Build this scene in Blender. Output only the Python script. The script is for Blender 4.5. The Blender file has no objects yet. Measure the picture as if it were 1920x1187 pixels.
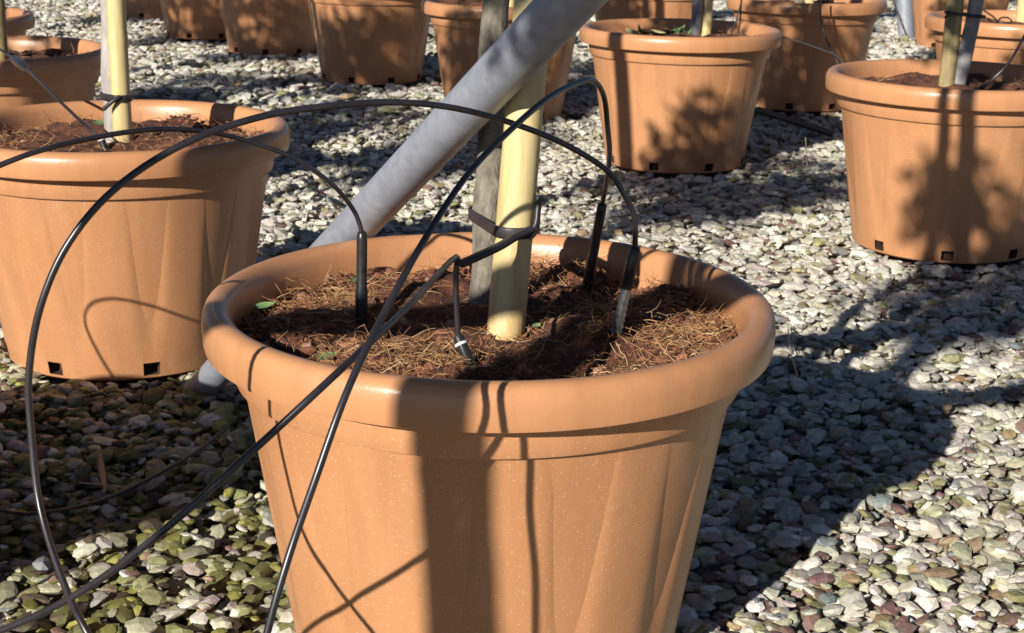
import bpy, math, random
import numpy as np
from mathutils import Vector, Matrix

SC = bpy.context.scene
COL = SC.collection
rng = np.random.default_rng(7)
random.seed(7)

# ------------------------------------------------------------------ camera
PITCH, ROLL, CAM_H, F_PX = math.radians(16.5), math.radians(0.95), 0.76, 2790.0
cp, sp = math.cos(PITCH), math.sin(PITCH)
fwd = Vector((0, cp, -sp)); up0 = Vector((0, sp, cp)); rt0 = Vector((1, 0, 0))
rt = rt0 * math.cos(ROLL) + up0 * math.sin(ROLL)
up = -rt0 * math.sin(ROLL) + up0 * math.cos(ROLL)
cd = bpy.data.cameras.new('camera'); cam = bpy.data.objects.new('camera', cd); COL.objects.link(cam)
M = Matrix((rt, up, -fwd)).transposed().to_4x4(); M.translation = Vector((0, 0, CAM_H))
cam.matrix_world = M
cd.sensor_fit = 'HORIZONTAL'; cd.sensor_width = 36.0; cd.lens = F_PX * 36.0 / 1920.0
cd.clip_start = 0.02; cd.clip_end = 400
cd.dof.use_dof = True; cd.dof.focus_distance = 1.35; cd.dof.aperture_fstop = 30.0
SC.camera = cam

# ------------------------------------------------------------------ sky, sun, exposure
SUN_AZ, SUN_EL = math.radians(30.0), math.radians(24.3)      # light travels towards +x/+y
sdir = Vector((math.sin(SUN_AZ) * math.cos(SUN_EL), math.cos(SUN_AZ) * math.cos(SUN_EL), -math.sin(SUN_EL)))
w = bpy.data.worlds.new('World'); SC.world = w; w.use_nodes = True
nt = w.node_tree; bg = nt.nodes['Background']
sky = nt.nodes.new('ShaderNodeTexSky'); sky.sky_type = 'NISHITA'; sky.sun_disc = False
sky.sun_elevation = SUN_EL; sky.sun_rotation = SUN_AZ + math.pi; sky.dust_density = 0.2; sky.air_density = 0.5; sky.ozone_density = 3.0
nt.links.new(sky.outputs['Color'], bg.inputs['Color']); bg.inputs['Strength'].default_value = 0.05
sl = bpy.data.lights.new('sun', 'SUN'); sl.energy = 5.0; sl.angle = math.radians(0.53); sl.color = (1.0, 0.935, 0.83)
so = bpy.data.objects.new('sun', sl); COL.objects.link(so)
so.rotation_euler = sdir.to_track_quat('-Z', 'Y').to_euler(); so.location = (-3, -5, 6)
SC.view_settings.view_transform = 'Standard'; SC.view_settings.look = 'None'
SC.view_settings.exposure = 0.42; SC.view_settings.gamma = 1.0; SC.view_settings.use_curve_mapping = False

# ------------------------------------------------------------------ materials
def mat(name):
    m = bpy.data.materials.new(name); m.use_nodes = True
    return m, m.node_tree, m.node_tree.nodes['Principled BSDF']
def nd(t, kind, **kw):
    n = t.nodes.new(kind)
    for k, v in kw.items():
        if k.startswith('i_'):
            n.inputs[k[2:].replace('_', ' ')].default_value = v
        else: setattr(n, k, v)
    return n
def noise(t, vec, scale, detail=3.0, rough=0.55):
    n = nd(t, 'ShaderNodeTexNoise'); n.inputs['Scale'].default_value = scale
    n.inputs['Detail'].default_value = detail; n.inputs['Roughness'].default_value = rough
    if vec: t.links.new(vec, n.inputs['Vector'])
    return n
def ramp(t, fac, stops):
    r = nd(t, 'ShaderNodeValToRGB'); e = r.color_ramp.elements
    while len(e) < len(stops): e.new(0.5)
    for i, (p, c) in enumerate(stops):
        e[i].position = p; e[i].color = (c, c, c, 1) if isinstance(c, (int, float)) else (*c, 1)
    t.links.new(fac, r.inputs['Fac']); return r
def mix(t, a, b, fac, mode='MIX'):
    n = nd(t, 'ShaderNodeMix', data_type='RGBA', blend_type=mode)
    for s, v in ((6, a), (7, b), (0, fac)):
        if hasattr(v, 'is_linked'): t.links.new(v, n.inputs[s])
        elif isinstance(v, (int, float)): n.inputs[s].default_value = v
        else: n.inputs[s].default_value = (*v, 1)
    return n.outputs[2]
def bump(t, p, h, strength, dist):
    b = nd(t, 'ShaderNodeBump'); b.inputs['Strength'].default_value = strength; b.inputs['Distance'].default_value = dist
    t.links.new(h, b.inputs['Height']); t.links.new(b.outputs[0], p.inputs['Normal'])
def objvec(t):
    """object coordinates shifted by a per-object random, so that copies differ"""
    tc = nd(t, 'ShaderNodeTexCoord'); oi = nd(t, 'ShaderNodeObjectInfo')
    a = nd(t, 'ShaderNodeVectorMath', operation='ADD'); c = nd(t, 'ShaderNodeCombineXYZ')
    k = nd(t, 'ShaderNodeMath', operation='MULTIPLY'); k.inputs[1].default_value = 37.0
    t.links.new(oi.outputs['Random'], k.inputs[0]); t.links.new(k.outputs[0], c.inputs[0]); t.links.new(k.outputs[0], c.inputs[2])
    t.links.new(tc.outputs['Object'], a.inputs[0]); t.links.new(c.outputs[0], a.inputs[1])
    return a.outputs[0]

def m_terracotta(name='terracotta_plastic', fleck=0.8, rough=(0.33, 0.45)):
    m, t, p = mat(name); v = objvec(t)
    n1 = noise(t, v, 5, 4); r1 = ramp(t, n1.outputs[0], [(0.3, (0.480, 0.226, 0.104)), (0.7, (0.540, 0.264, 0.126))])
    # pale mineral flecks moulded into the plastic
    sc = nd(t, 'ShaderNodeMapping'); sc.inputs['Scale'].default_value = (1, 1, 1.8); t.links.new(v, sc.inputs[0])
    vo = nd(t, 'ShaderNodeTexVoronoi'); vo.inputs['Scale'].default_value = 300; t.links.new(sc.outputs[0], vo.inputs['Vector'])
    d = ramp(t, vo.outputs['Distance'], [(0.14, 1.0), (0.30, 0.0)])
    sep = nd(t, 'ShaderNodeSeparateColor'); t.links.new(vo.outputs['Color'], sep.inputs[0])
    g = ramp(t, sep.outputs[0], [(0.55, 0.0), (0.95, fleck)])
    mu = nd(t, 'ShaderNodeMath', operation='MULTIPLY'); t.links.new(d.outputs[0], mu.inputs[0]); t.links.new(g.outputs[0], mu.inputs[1])
    c1 = mix(t, r1.outputs[0], (0.80, 0.60, 0.42), mu.outputs[0])
    st = nd(t, 'ShaderNodeMapping'); st.inputs['Scale'].default_value = (26, 26, 2.2); t.links.new(v, st.inputs[0])
    ns = noise(t, st.outputs[0], 1.0, 5, 0.65); gs = ramp(t, ns.outputs[0], [(0.30, 0.86), (0.52, 1.0), (0.72, 1.07)])
    c1 = mix(t, c1, gs.outputs[0], 0.8, 'MULTIPLY')
    nl = noise(t, v, 9, 6, 0.75); gl = ramp(t, nl.outputs[0], [(0.60, 0.0), (0.78, 0.28)]); c1 = mix(t, c1, (0.62, 0.45, 0.33), gl.outputs[0])
    n2 = noise(t, v, 14, 6, 0.7); g2 = ramp(t, n2.outputs[0], [(0.56, 0.0), (0.80, 0.55)])
    # splashed dirt close to the ground, a stain with its own ragged shape
    tc = nd(t, 'ShaderNodeTexCoord'); sx = nd(t, 'ShaderNodeSeparateXYZ'); t.links.new(tc.outputs['Object'], sx.inputs[0])
    low = ramp(t, sx.outputs[2], [(0.0, 1.0), (0.07, 0.0)])
    mm = nd(t, 'ShaderNodeMath', operation='MULTIPLY'); t.links.new(low.outputs[0], mm.inputs[0]); t.links.new(g2.outputs[0], mm.inputs[1])
    c2 = mix(t, c1, (0.22, 0.13, 0.07), mm.outputs[0])
    t.links.new(c2, p.inputs['Base Color'])
    rr = ramp(t, n2.outputs[0], [(0.3, rough[0]), (0.7, rough[1])]); t.links.new(rr.outputs[0], p.inputs['Roughness'])
    p.inputs['Specular IOR Level'].default_value = 0.45
    n3 = noise(t, v, 240, 2); bump(t, p, n3.outputs[0], 0.10, 0.002)
    return m
def m_simple(name, a, b, scale, rough=0.6, bs=0.2, bd=0.002, bscale=None, metallic=0.0, spec=0.5, stretch=None, pos=(0.35, 0.65)):
    m, t, p = mat(name); v = objvec(t)
    if stretch:
        mp = nd(t, 'ShaderNodeMapping'); mp.inputs['Scale'].default_value = stretch; t.links.new(v, mp.inputs[0]); v = mp.outputs[0]
    n = noise(t, v, scale, 5, 0.6); r = ramp(t, n.outputs[0], [(pos[0], a), (pos[1], b)])
    t.links.new(r.outputs[0], p.inputs['Base Color'])
    p.inputs['Roughness'].default_value = rough; p.inputs['Metallic'].default_value = metallic
    p.inputs['Specular IOR Level'].default_value = spec
    if bs: 
        n2 = noise(t, v, bscale or scale * 3, 4); bump(t, p, n2.outputs[0], bs, bd)
    return m
def m_stone(name, source):
    m, t, p = mat(name)
    tc = nd(t, 'ShaderNodeTexCoord'); geo = nd(t, 'ShaderNodeNewGeometry')
    if source == 'attr':
        a = nd(t, 'ShaderNodeAttribute'); a.attribute_name = 'col'; base = a.outputs['Color']
    else:
        a = nd(t, 'ShaderNodeObjectInfo'); base = a.outputs['Color']
    v = geo.outputs['Position']
    n1 = noise(t, v, 130, 4, 0.6); r1 = ramp(t, n1.outputs[0], [(0.3, 0.72), (0.7, 1.18)])
    c1 = mix(t, base, r1.outputs[0], 1.0, 'MULTIPLY')
    n2 = noise(t, v, 55, 5, 0.65); g = ramp(t, n2.outputs[0], [(0.54, 0.0), (0.68, 0.75)])
    n3 = noise(t, v, 2.1, 2); g3 = ramp(t, n3.outputs[0], [(0.40, 0.25), (0.62, 1.0)])
    mu = nd(t, 'ShaderNodeMath', operation='MULTIPLY'); t.links.new(g.outputs[0], mu.inputs[0]); t.links.new(g3.outputs[0], mu.inputs[1])
    sy_ = nd(t, 'ShaderNodeSeparateXYZ'); t.links.new(v, sy_.inputs[0]); mr = nd(t, 'ShaderNodeMapRange')
    for k_, v_ in ((1, 1.6), (2, 2.7), (3, 1.0), (4, 0.45)): mr.inputs[k_].default_value = v_
    t.links.new(sy_.outputs[1], mr.inputs[0]); mu2 = nd(t, 'ShaderNodeMath', operation='MULTIPLY'); t.links.new(mu.outputs[0], mu2.inputs[0]); t.links.new(mr.outputs[0], mu2.inputs[1])
    c2 = mix(t, c1, (0.19, 0.185, 0.045), mu2.outputs[0])       # algae growing on the chippings
    t.links.new(c2, p.inputs['Base Color']); p.inputs['Roughness'].default_value = 0.62
    p.inputs['Specular IOR Level'].default_value = 0.4
    n4 = noise(t, v, 420, 4); bump(t, p, n4.outputs[0], 0.35, 0.003)
    return m
def m_ground():
    m, t, p = mat('gravel_bed'); geo = nd(t, 'ShaderNodeNewGeometry'); v = geo.outputs['Position']
    vo = nd(t, 'ShaderNodeTexVoronoi'); vo.inputs['Scale'].default_value = 45; t.links.new(v, vo.inputs['Vector'])
    sep = nd(t, 'ShaderNodeSeparateColor'); t.links.new(vo.outputs['Color'], sep.inputs[0])
    r = ramp(t, sep.outputs[0], [(0.0, (0.16, 0.10, 0.08)), (0.2, (0.22, 0.21, 0.10)), (0.5, (0.38, 0.37, 0.29)), (1.0, (0.58, 0.55, 0.47))])
    ve = nd(t, 'ShaderNodeTexVoronoi', feature='DISTANCE_TO_EDGE'); ve.inputs['Scale'].default_value = 45; t.links.new(v, ve.inputs['Vector'])
    e = ramp(t, ve.outputs['Distance'], [(0.02, 0.0), (0.12, 1.0)]); c = mix(t, (0.05, 0.04, 0.025), r.outputs[0], e.outputs[0])   # colour darkens to brown at the cell edges
    t.links.new(c, p.inputs['Base Color']); p.inputs['Roughness'].default_value = 0.9
    bump(t, p, vo.outputs['Distance'], 0.8, 0.01)
    return m
def m_soil():
    m, t, p = mat('soil'); v = objvec(t)
    n = noise(t, v, 38, 6, 0.7); r = ramp(t, n.outputs[0], [(0.3, (0.026, 0.011, 0.007)), (0.5, (0.115, 0.042, 0.023)), (0.72, (0.23, 0.086, 0.045))])
    t.links.new(r.outputs[0], p.inputs['Base Color']); p.inputs['Roughness'].default_value = 0.95
    n2 = noise(t, v, 130, 5, 0.7); bump(t, p, n2.outputs[0], 1.0, 0.006)
    return m
def m_attr(name, rough=0.85):
    m, t, p = mat(name); a = nd(t, 'ShaderNodeAttribute'); a.attribute_name = 'col'
    t.links.new(a.outputs['Color'], p.inputs['Base Color']); p.inputs['Roughness'].default_value = rough
    return m
def m_leaf(name, a, b):
    m, t, p = mat(name); v = objvec(t)
    n = noise(t, v, 30, 3); r = ramp(t, n.outputs[0], [(0.35, a), (0.65, b)])
    t.links.new(r.outputs[0], p.inputs['Base Color']); p.inputs['Roughness'].default_value = 0.5
    return m
def m_galv():
    m, t, p = mat('galvanised_steel'); v = objvec(t)
    vo = nd(t, 'ShaderNodeTexVoronoi'); vo.inputs['Scale'].default_value = 95; t.links.new(v, vo.inputs['Vector'])
    sep = nd(t, 'ShaderNodeSeparateColor'); t.links.new(vo.outputs['Color'], sep.inputs[0])
    n = noise(t, v, 16, 6, 0.7)
    r = ramp(t, n.outputs[0], [(0.25, (0.29, 0.315, 0.37)), (0.55, (0.345, 0.37, 0.435)), (0.8, (0.41, 0.43, 0.49))])
    k = ramp(t, sep.outputs[0], [(0.0, 0.9), (1.0, 1.06)])
    t.links.new(mix(t, r.outputs[0], k.outputs[0], 1.0, 'MULTIPLY'), p.inputs['Base Color'])
    p.inputs['Metallic'].default_value = 0.3; p.inputs['Roughness'].default_value = 0.52
    n2 = noise(t, v, 120, 4); bump(t, p, n2.outputs[0], 0.12, 0.002)
    return m

MAT = dict(
    terra=m_terracotta(), terra_rim=m_terracotta('terracotta_plastic_smooth', 0.12, (0.27, 0.40)), stone=m_stone('gravel_stone', 'attr'), stone_o=m_stone('gravel_stone_single', 'obj'),
    ground=m_ground(), soil=m_soil(), fibre=m_attr('coir_and_bark', 0.9), galv=m_galv(),
    bamboo=m_simple('bamboo_yellow', (0.44, 0.315, 0.125), (0.63, 0.51, 0.25), 13, 0.46, 0.2, 0.001, 60, stretch=(7, 7, 0.5), pos=(0.25, 0.55)),
    bamboo_end=m_simple('bamboo_stained_end', (0.50, 0.30, 0.08), (0.78, 0.66, 0.38), 24, 0.6, 0.3, 0.002, 90, stretch=(3, 3, 0.8)),
    bamboo_old=m_simple('bamboo_weathered', (0.16, 0.13, 0.065), (0.40, 0.31, 0.14), 22, 0.6, 0.2, 0.001, 70, stretch=(2, 2, 0.7)),
    bark=m_simple('bark_grey', (0.12, 0.105, 0.08), (0.26, 0.235, 0.19), 60, 0.85, 0.7, 0.004, 140, stretch=(1.5, 1.5, 0.7)),
    bark_pale=m_simple('bark_pale', (0.30, 0.27, 0.25), (0.44, 0.41, 0.38), 40, 0.8, 0.5, 0.003, 120, stretch=(1.5, 1.5, 0.7)),
    bark_blue=m_simple('bark_dark_smooth', (0.14, 0.135, 0.14), (0.33, 0.32, 0.32), 20, 0.45, 0.3, 0.002, 90),
    tube=m_simple('black_polythene', (0.016, 0.014, 0.018), (0.032, 0.028, 0.034), 30, 0.34, 0.05, 0.0005, 200, spec=0.7),
    tube_grey=m_simple('grey_polythene', (0.03, 0.028, 0.028), (0.11, 0.10, 0.09), 60, 0.6, 0.05, 0.0005, 200),  # mottled grey, paler than the black tubing
    dripper=m_simple('dripper_plastic', (0.012, 0.012, 0.013), (0.035, 0.034, 0.034), 80, 0.32, 0.2, 0.001, 240),
    dripper_grey=m_simple('dripper_grey_plastic', (0.05, 0.048, 0.046), (0.20, 0.19, 0.18), 120, 0.7, 0.3, 0.001, 300),  # mottled grey for the grooved spike, paler than its sleeve
    white=m_simple('white_plastic', (0.55, 0.55, 0.55), (0.7, 0.7, 0.7), 40, 0.5, 0),
    strap=m_simple('black_rubber_strap', (0.02, 0.018, 0.022), (0.045, 0.04, 0.045), 40, 0.42, 0.1, 0.001, 150),
    dark=m_simple('dark_brown_recess', (0.02, 0.012, 0.008), (0.10, 0.045, 0.022), 60, 0.95, 0.5, 0.004, 160),  # dark brown on every face of the drainage recess
    leaf=m_leaf('tree_leaf', (0.035, 0.075, 0.018), (0.07, 0.12, 0.03)),
    weed=m_leaf('weed_leaf', (0.06, 0.12, 0.05), (0.17, 0.26, 0.11)),
    straw_dry=m_leaf('dry_straw', (0.40, 0.32, 0.19), (0.60, 0.52, 0.36)),
    straw=m_leaf('dry_weed', (0.22, 0.24, 0.10), (0.45, 0.42, 0.22)),
    deadleaf=m_leaf('dead_leaf', (0.07, 0.045, 0.04), (0.16, 0.11, 0.10)),
)

# ------------------------------------------------------------------ mesh helpers
def mesh(name, V, Fc, m=None, smooth=False):
    me = bpy.data.meshes.new(name); me.from_pydata([tuple(map(float, v)) for v in V], [], [tuple(int(i) for i in f) for f in Fc])
    if m: me.materials.append(m)
    if smooth: me.polygons.foreach_set('use_smooth', [True] * len(me.polygons))
    me.update(); return me
def tri_mesh(name, V, T, m, col=None, smooth=False):
    """fast triangle mesh from numpy arrays; col is per vertex"""
    me = bpy.data.meshes.new(name); nv, nf = len(V), len(T)
    me.vertices.add(nv); me.vertices.foreach_set('co', V.astype(np.float32).ravel())
    me.loops.add(nf * 3); me.loops.foreach_set('vertex_index', T.astype(np.int32).ravel())
    me.polygons.add(nf); me.polygons.foreach_set('loop_start', np.arange(0, nf * 3, 3, dtype=np.int32))
    try: me.polygons.foreach_set('loop_total', np.full(nf, 3, dtype=np.int32))
    except Exception: pass
    me.polygons.foreach_set('use_smooth', np.full(nf, smooth))
    if col is not None:
        at = me.attributes.new('col', 'FLOAT_COLOR', 'POINT')
        c4 = np.ones((nv, 4), np.float32); c4[:, :3] = col; at.data.foreach_set('color', c4.ravel())
    me.materials.append(m); me.update(); me.validate(); return me
def obj(name, me, parent=None, loc=(0, 0, 0), rz=0.0):
    o = bpy.data.objects.new(name, me); COL.objects.link(o); o.location = loc; o.rotation_euler = (0, 0, rz)
    if parent: o.parent = parent
    return o
def tag(o, label, cat, group=None, kind=None):
    o['label'] = label; o['category'] = cat
    if group: o['group'] = group
    if kind: o['kind'] = kind
    return o
def empty(name, loc=(0, 0, 0), rz=0.0):
    o = bpy.data.objects.new(name, None); COL.objects.link(o); o.location = loc; o.rotation_euler = (0, 0, rz); o.empty_display_size = 0.05
    return o
def lathe(prof, n):
    """closed ring surface from (r, z) pairs"""
    V, Fc = [], []
    for r, z in prof:
        for k in range(n):
            a = 2 * math.pi * k / n; V.append((r * math.cos(a), r * math.sin(a), z))
    for j in range(len(prof) - 1):
        for k in range(n):
            k2 = (k + 1) % n; Fc.append((j * n + k, j * n + k2, (j + 1) * n + k2, (j + 1) * n + k))
    return V, Fc
def spline(pts, step=0.012):
    """Catmull-Rom through the points, resampled"""
    P = [np.array(p, float) for p in pts]; P = [2 * P[0] - P[1]] + P + [2 * P[-1] - P[-2]]; out = []
    for i in range(1, len(P) - 2):
        a, b, c, d = P[i - 1:i + 3]; n = max(2, int(np.linalg.norm(c - b) / step))
        for k in range(n):
            t = k / n
            out.append(0.5 * ((2 * b) + (-a + c) * t + (2 * a - 5 * b + 4 * c - d) * t * t + (-a + 3 * b - 3 * c + d) * t ** 3))
    out.append(P[-2]); return np.array(out)
def tube_geo(path, rad, sides=10, cap=True):
    path = np.asarray(path, float); n = len(path); rad = np.broadcast_to(np.asarray(rad, float), (n,))
    tan = np.gradient(path, axis=0); tan /= np.linalg.norm(tan, axis=1)[:, None] + 1e-12
    ref = np.array([0, 0, 1.0]) if abs(tan[0][2]) < 0.9 else np.array([1.0, 0, 0])
    u = np.cross(tan[0], ref); u /= np.linalg.norm(u); V = []
    for i in range(n):
        u = u - tan[i] * (u @ tan[i]); u /= np.linalg.norm(u); v = np.cross(tan[i], u)
        for k in range(sides):
            a = 2 * math.pi * k / sides; V.append(path[i] + rad[i] * (math.cos(a) * u + math.sin(a) * v))
    Fc = [(i * sides + k, i * sides + (k + 1) % sides, (i + 1) * sides + (k + 1) % sides, (i + 1) * sides + k) for i in range(n - 1) for k in range(sides)]
    if cap: Fc += [tuple(range(sides - 1, -1, -1)), tuple((n - 1) * sides + k for k in range(sides))]
    return V, Fc
def tube_mesh(name, path, rad, m, sides=10):
    V, Fc = tube_geo(path, rad, sides); me = mesh(name, V, Fc, m, True)
    try:
        me.set_sharp_from_angle(angle=math.radians(50))
    except Exception: pass
    return me

# ------------------------------------------------------------------ layout
PH = 0.371                                    # pot height
POTS = {                                      # every pot the photograph shows: x, y, turn
    'front': (-0.022, 1.389, 0.0), 'left': (-0.638, 2.364, 0.05), 'right': (0.941, 3.191, 0.2), 'mid': (0.4465, 4.125, 0.02),
    'A': (-0.038, 4.94, 0.3), 'B': (-0.557, 5.77, 0.1), 'C': (-1.077, 6.64, 0.4), 'D': (-1.483, 7.23, 0.15), 'E': (-1.974, 8.22, 0.3),
    'F': (1.005, 5.28, 0.05), 'G': (0.545, 6.2, 0.2), 'H': (1.53, 4.62, 0.1), 'I': (2.13, 7.3, 0.35), 'J': (2.55, 6.3, 0.1), 'L2': (-1.198, 3.378, 0.2), 'L3': (-1.62, 4.17, 0.0),
}
OUT = {                                       # neighbours beside and behind the camera: their shadows fall into the picture
    'r0a': (-0.745, -0.05), 'r0b': (-0.98, 1.22), 'r0c': (-1.74, 1.95), 'r0d': (-2.25, 2.80), 'r0e': (-2.77, 3.70),
    'r1b': (-2.02, 1.18), 'r1c': (-2.42, 1.80), 'r1d': (-2.90, 2.45), 'r1e': (-3.20, 4.25), 'r1f': (-3.70, 5.20),
}

# ------------------------------------------------------------------ ground and gravel
def grid_sheet(x0, x1, y0, y1, z):
    return [(x0, y0, z), (x1, y0, z), (x1, y1, z), (x0, y1, z)], [(0, 1, 2, 3)]
ground = obj('ground', mesh('ground', *grid_sheet(-120, 120, -120, 120, -0.024), MAT['ground'])); ground['kind'] = 'structure'

def ico(level):
    t = (1 + 5 ** 0.5) / 2
    V = [(-1, t, 0), (1, t, 0), (-1, -t, 0), (1, -t, 0), (0, -1, t), (0, 1, t), (0, -1, -t), (0, 1, -t), (t, 0, -1), (t, 0, 1), (-t, 0, -1), (-t, 0, 1)]
    Fc = [(0, 11, 5), (0, 5, 1), (0, 1, 7), (0, 7, 10), (0, 10, 11), (1, 5, 9), (5, 11, 4), (11, 10, 2), (10, 7, 6), (7, 1, 8), (3, 9, 4), (3, 4, 2), (3, 2, 6), (3, 6, 8), (3, 8, 9), (4, 9, 5), (2, 4, 11), (6, 2, 10), (8, 6, 7), (9, 8, 1)]
    V = [np.array(v, float) / np.linalg.norm(v) for v in V]
    for _ in range(level):
        mid, F2 = {}, []
        def mp(a, b):
            k = (min(a, b), max(a, b))
            if k not in mid: q = V[a] + V[b]; V.append(q / np.linalg.norm(q)); mid[k] = len(V) - 1
            return mid[k]
        for a, b, c in Fc:
            x, y, z = mp(a, b), mp(b, c), mp(c, a); F2 += [(a, x, z), (b, y, x), (c, z, y), (x, y, z)]
        Fc = F2
    return np.array(V), np.array(Fc)
def rock_protos(level, n):
    V, T = ico(level); out = []
    for _ in range(n):
        N = rng.normal(size=(11, 3)); N /= np.linalg.norm(N, axis=1)[:, None]; d = rng.uniform(0.55, 0.95, 11)
        dots = np.maximum(V @ N.T, 1e-3); r = np.minimum((d / dots).min(1), 1.12)
        P = V * r[:, None] * (1 + rng.normal(size=(len(V), 1)) * 0.035)
        P /= np.abs(P).max(0); P[:, 2] *= 1.0
        out.append(P)
    return np.array(out), T
PAL = np.array([(0.56, 0.53, 0.44), (0.43, 0.415, 0.30), (0.29, 0.275, 0.14), (0.33, 0.31, 0.26), (0.21, 0.125, 0.11), (0.30, 0.215, 0.13), (0.74, 0.73, 0.68), (0.42, 0.35, 0.33), (0.24, 0.26, 0.26)])
PW = np.array([0.22, 0.20, 0.13, 0.15, 0.08, 0.05, 0.07, 0.06, 0.04])
POT_XY = np.array([p[:2] for p in POTS.values()])
def scatter(y0, y1, cover, size, mx):
    a = size * 1.0; foot = math.pi * (a * 0.5) * (a * 0.38)
    w1 = lambda y: 0.385 * y + mx
    area = (y1 - y0) * (w1(y0) + w1(y1)); n = int(area * cover / foot)
    y = rng.uniform(y0, y1, int(n * 1.5)); x = rng.uniform(-1, 1, len(y)) * w1(y1)
    k = np.abs(x) < w1(y); x, y = x[k][:n], y[k][:n]
    dd = np.min(np.hypot(x[:, None] - POT_XY[:, 0], y[:, None] - POT_XY[:, 1]), 1)
    k = dd > 0.188; x, y = x[k], y[k]; n = len(x)
    L = np.clip(size * np.exp(rng.normal(0, 0.40, n)), size * 0.35, size * 1.95) * 0.5
    S = np.stack([L, L * rng.uniform(0.55, 0.9, n), L * rng.uniform(0.24, 0.46, n)], 1)
    return x, y, S
def settle(x, y, S, cell=0.007):
    gx0, gy0 = x.min() - 0.1, y.min() - 0.1
    Hm = np.full((int((x.max() - gx0 + 0.2) / cell), int((y.max() - gy0 + 0.2) / cell)), -0.024, np.float32); z = np.zeros(len(x))
    ix = ((x - gx0) / cell).astype(int); iy = ((y - gy0) / cell).astype(int)
    rr = np.maximum(1, (S[:, 1] / cell).astype(int))
    for i in range(len(x)):
        r = rr[i]; sl_ = (slice(ix[i] - r, ix[i] + r + 1), slice(iy[i] - r, iy[i] + r + 1)); h = Hm[sl_]
        z[i] = min(0.35 * h.max() + 0.65 * h.mean() + S[i, 2] * 0.55, 0.006 - S[i, 2] * 0.4)
        np.maximum(h, z[i] + S[i, 2] * 0.55, out=h)
    return z
def euler_mats(n, tilt):
    a, b, c = rng.uniform(0, 2 * math.pi, n), rng.normal(0, tilt, n), rng.normal(0, tilt, n)
    ca, sa, cb, sb, cc, s3 = np.cos(a), np.sin(a), np.cos(b), np.sin(b), np.cos(c), np.sin(c); o_, z_ = np.ones(n), np.zeros(n)
    Rz = np.array([[ca, -sa, z_], [sa, ca, z_], [z_, z_, o_]]).transpose(2, 0, 1)
    Rx = np.array([[o_, z_, z_], [z_, cb, -sb], [z_, sb, cb]]).transpose(2, 0, 1)
    Ry = np.array([[cc, z_, s3], [z_, o_, z_], [-s3, z_, cc]]).transpose(2, 0, 1)
    return Rz @ Rx @ Ry
def stone_colours(x, y):
    n = len(x); c = PAL[rng.choice(len(PAL), n, p=PW / PW.sum())]
    c = c * rng.uniform(0.78, 1.2, (n, 1)) * rng.uniform(0.95, 1.05, (n, 3))
    # bleached and cleaner further back
    w_ = np.clip((y - 1.3) / 0.9, 0, 1) * 0.60 * (1 - 0.85 * np.clip((-0.15 - x) / 0.2, 0, 1) * np.clip((2.5 - y) / 0.3, 0, 1)); k = rng.uniform(size=n) < w_
    c[k] = np.array([(0.62, 0.59, 0.50), (0.70, 0.675, 0.60), (0.53, 0.52, 0.44), (0.58, 0.54, 0.49)])[rng.integers(0, 4, k.sum())] * rng.uniform(0.8, 1.12, (k.sum(), 1))
    # mossier on the left by the camera, where the photograph shows yellow-green chippings
    moss = np.clip(1.35 - np.hypot((x + 0.5) / 0.5, (y - 1.7) / 0.62), 0, 0.66)
    k = rng.uniform(size=n) < moss
    c[k] = np.array([(0.25, 0.235, 0.06), (0.15, 0.145, 0.05), (0.36, 0.35, 0.24), (0.10, 0.075, 0.05), (0.19, 0.20, 0.08)])[rng.integers(0, 5, k.sum())] * rng.uniform(0.55, 1.25, (k.sum(), 1))
    return c
def chip_protos(n, nv=18):
    """crisp angular chippings: hull of points spread over a boxy ellipsoid"""
    import bmesh
    out = []
    while len(out) < n:
        D = rng.normal(size=(nv, 3)); D /= np.linalg.norm(D, axis=1)[:, None]
        for _ in range(12):
            f = D[:, None] - D[None]; r2_ = (f ** 2).sum(-1) + np.eye(nv); D = D + 0.03 * (f / r2_[..., None] ** 1.5).sum(1); D /= np.linalg.norm(D, axis=1)[:, None]
        p_ = rng.uniform(2.2, 4.5); Q = np.array(Matrix.Rotation(rng.uniform(0, 6.28), 3, rng.normal(size=3))); E_ = D @ Q
        P = D * ((np.abs(E_) ** p_).sum(1) ** (-1 / p_))[:, None] * rng.uniform(0.86, 1.0, (nv, 1))
        bm = bmesh.new()
        for v in P: bm.verts.new(v)
        bmesh.ops.convex_hull(bm, input=bm.verts[:]); bmesh.ops.triangulate(bm, faces=bm.faces[:])
        bm.verts.index_update(); V = np.array([v.co[:] for v in bm.verts]); T = np.array([[v.index for v in f.verts] for f in bm.faces]); bm.free()
        V /= np.abs(V).max(0); out.append((V, T))
    return out
def bake_mixed(x, y, z, S, C, chips, rocks, T, tilt, share):
    n = len(x); R = euler_mats(n, tilt); pick = rng.uniform(size=n) < share; pid = np.where(pick, rng.integers(0, len(chips), n), len(chips) + rng.integers(0, len(rocks), n))
    Vs, Ts, Cs, off = [], [], [], 0
    for k in range(len(chips) + len(rocks)):
        P, TT = chips[k] if k < len(chips) else (rocks[k - len(chips)], T)
        i = np.where(pid == k)[0]
        if not len(i): continue
        V = np.einsum('nij,nvj->nvi', R[i], P[None] * S[i][:, None, :]) + np.stack([x[i], y[i], z[i]], 1)[:, None, :]
        Vs.append(V.reshape(-1, 3)); Ts.append((TT[None] + (np.arange(len(i)) * len(P))[:, None, None]).reshape(-1, 3) + off); Cs.append(np.repeat(C[i], len(P), 0)); off += len(i) * len(P)
    return np.concatenate(Vs), np.concatenate(Ts), np.concatenate(Cs)
P1, T1 = rock_protos(1, 30); P0, T0 = rock_protos(0, 40); CH = chip_protos(50); CH_FAR = chip_protos(40, 12)
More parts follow.
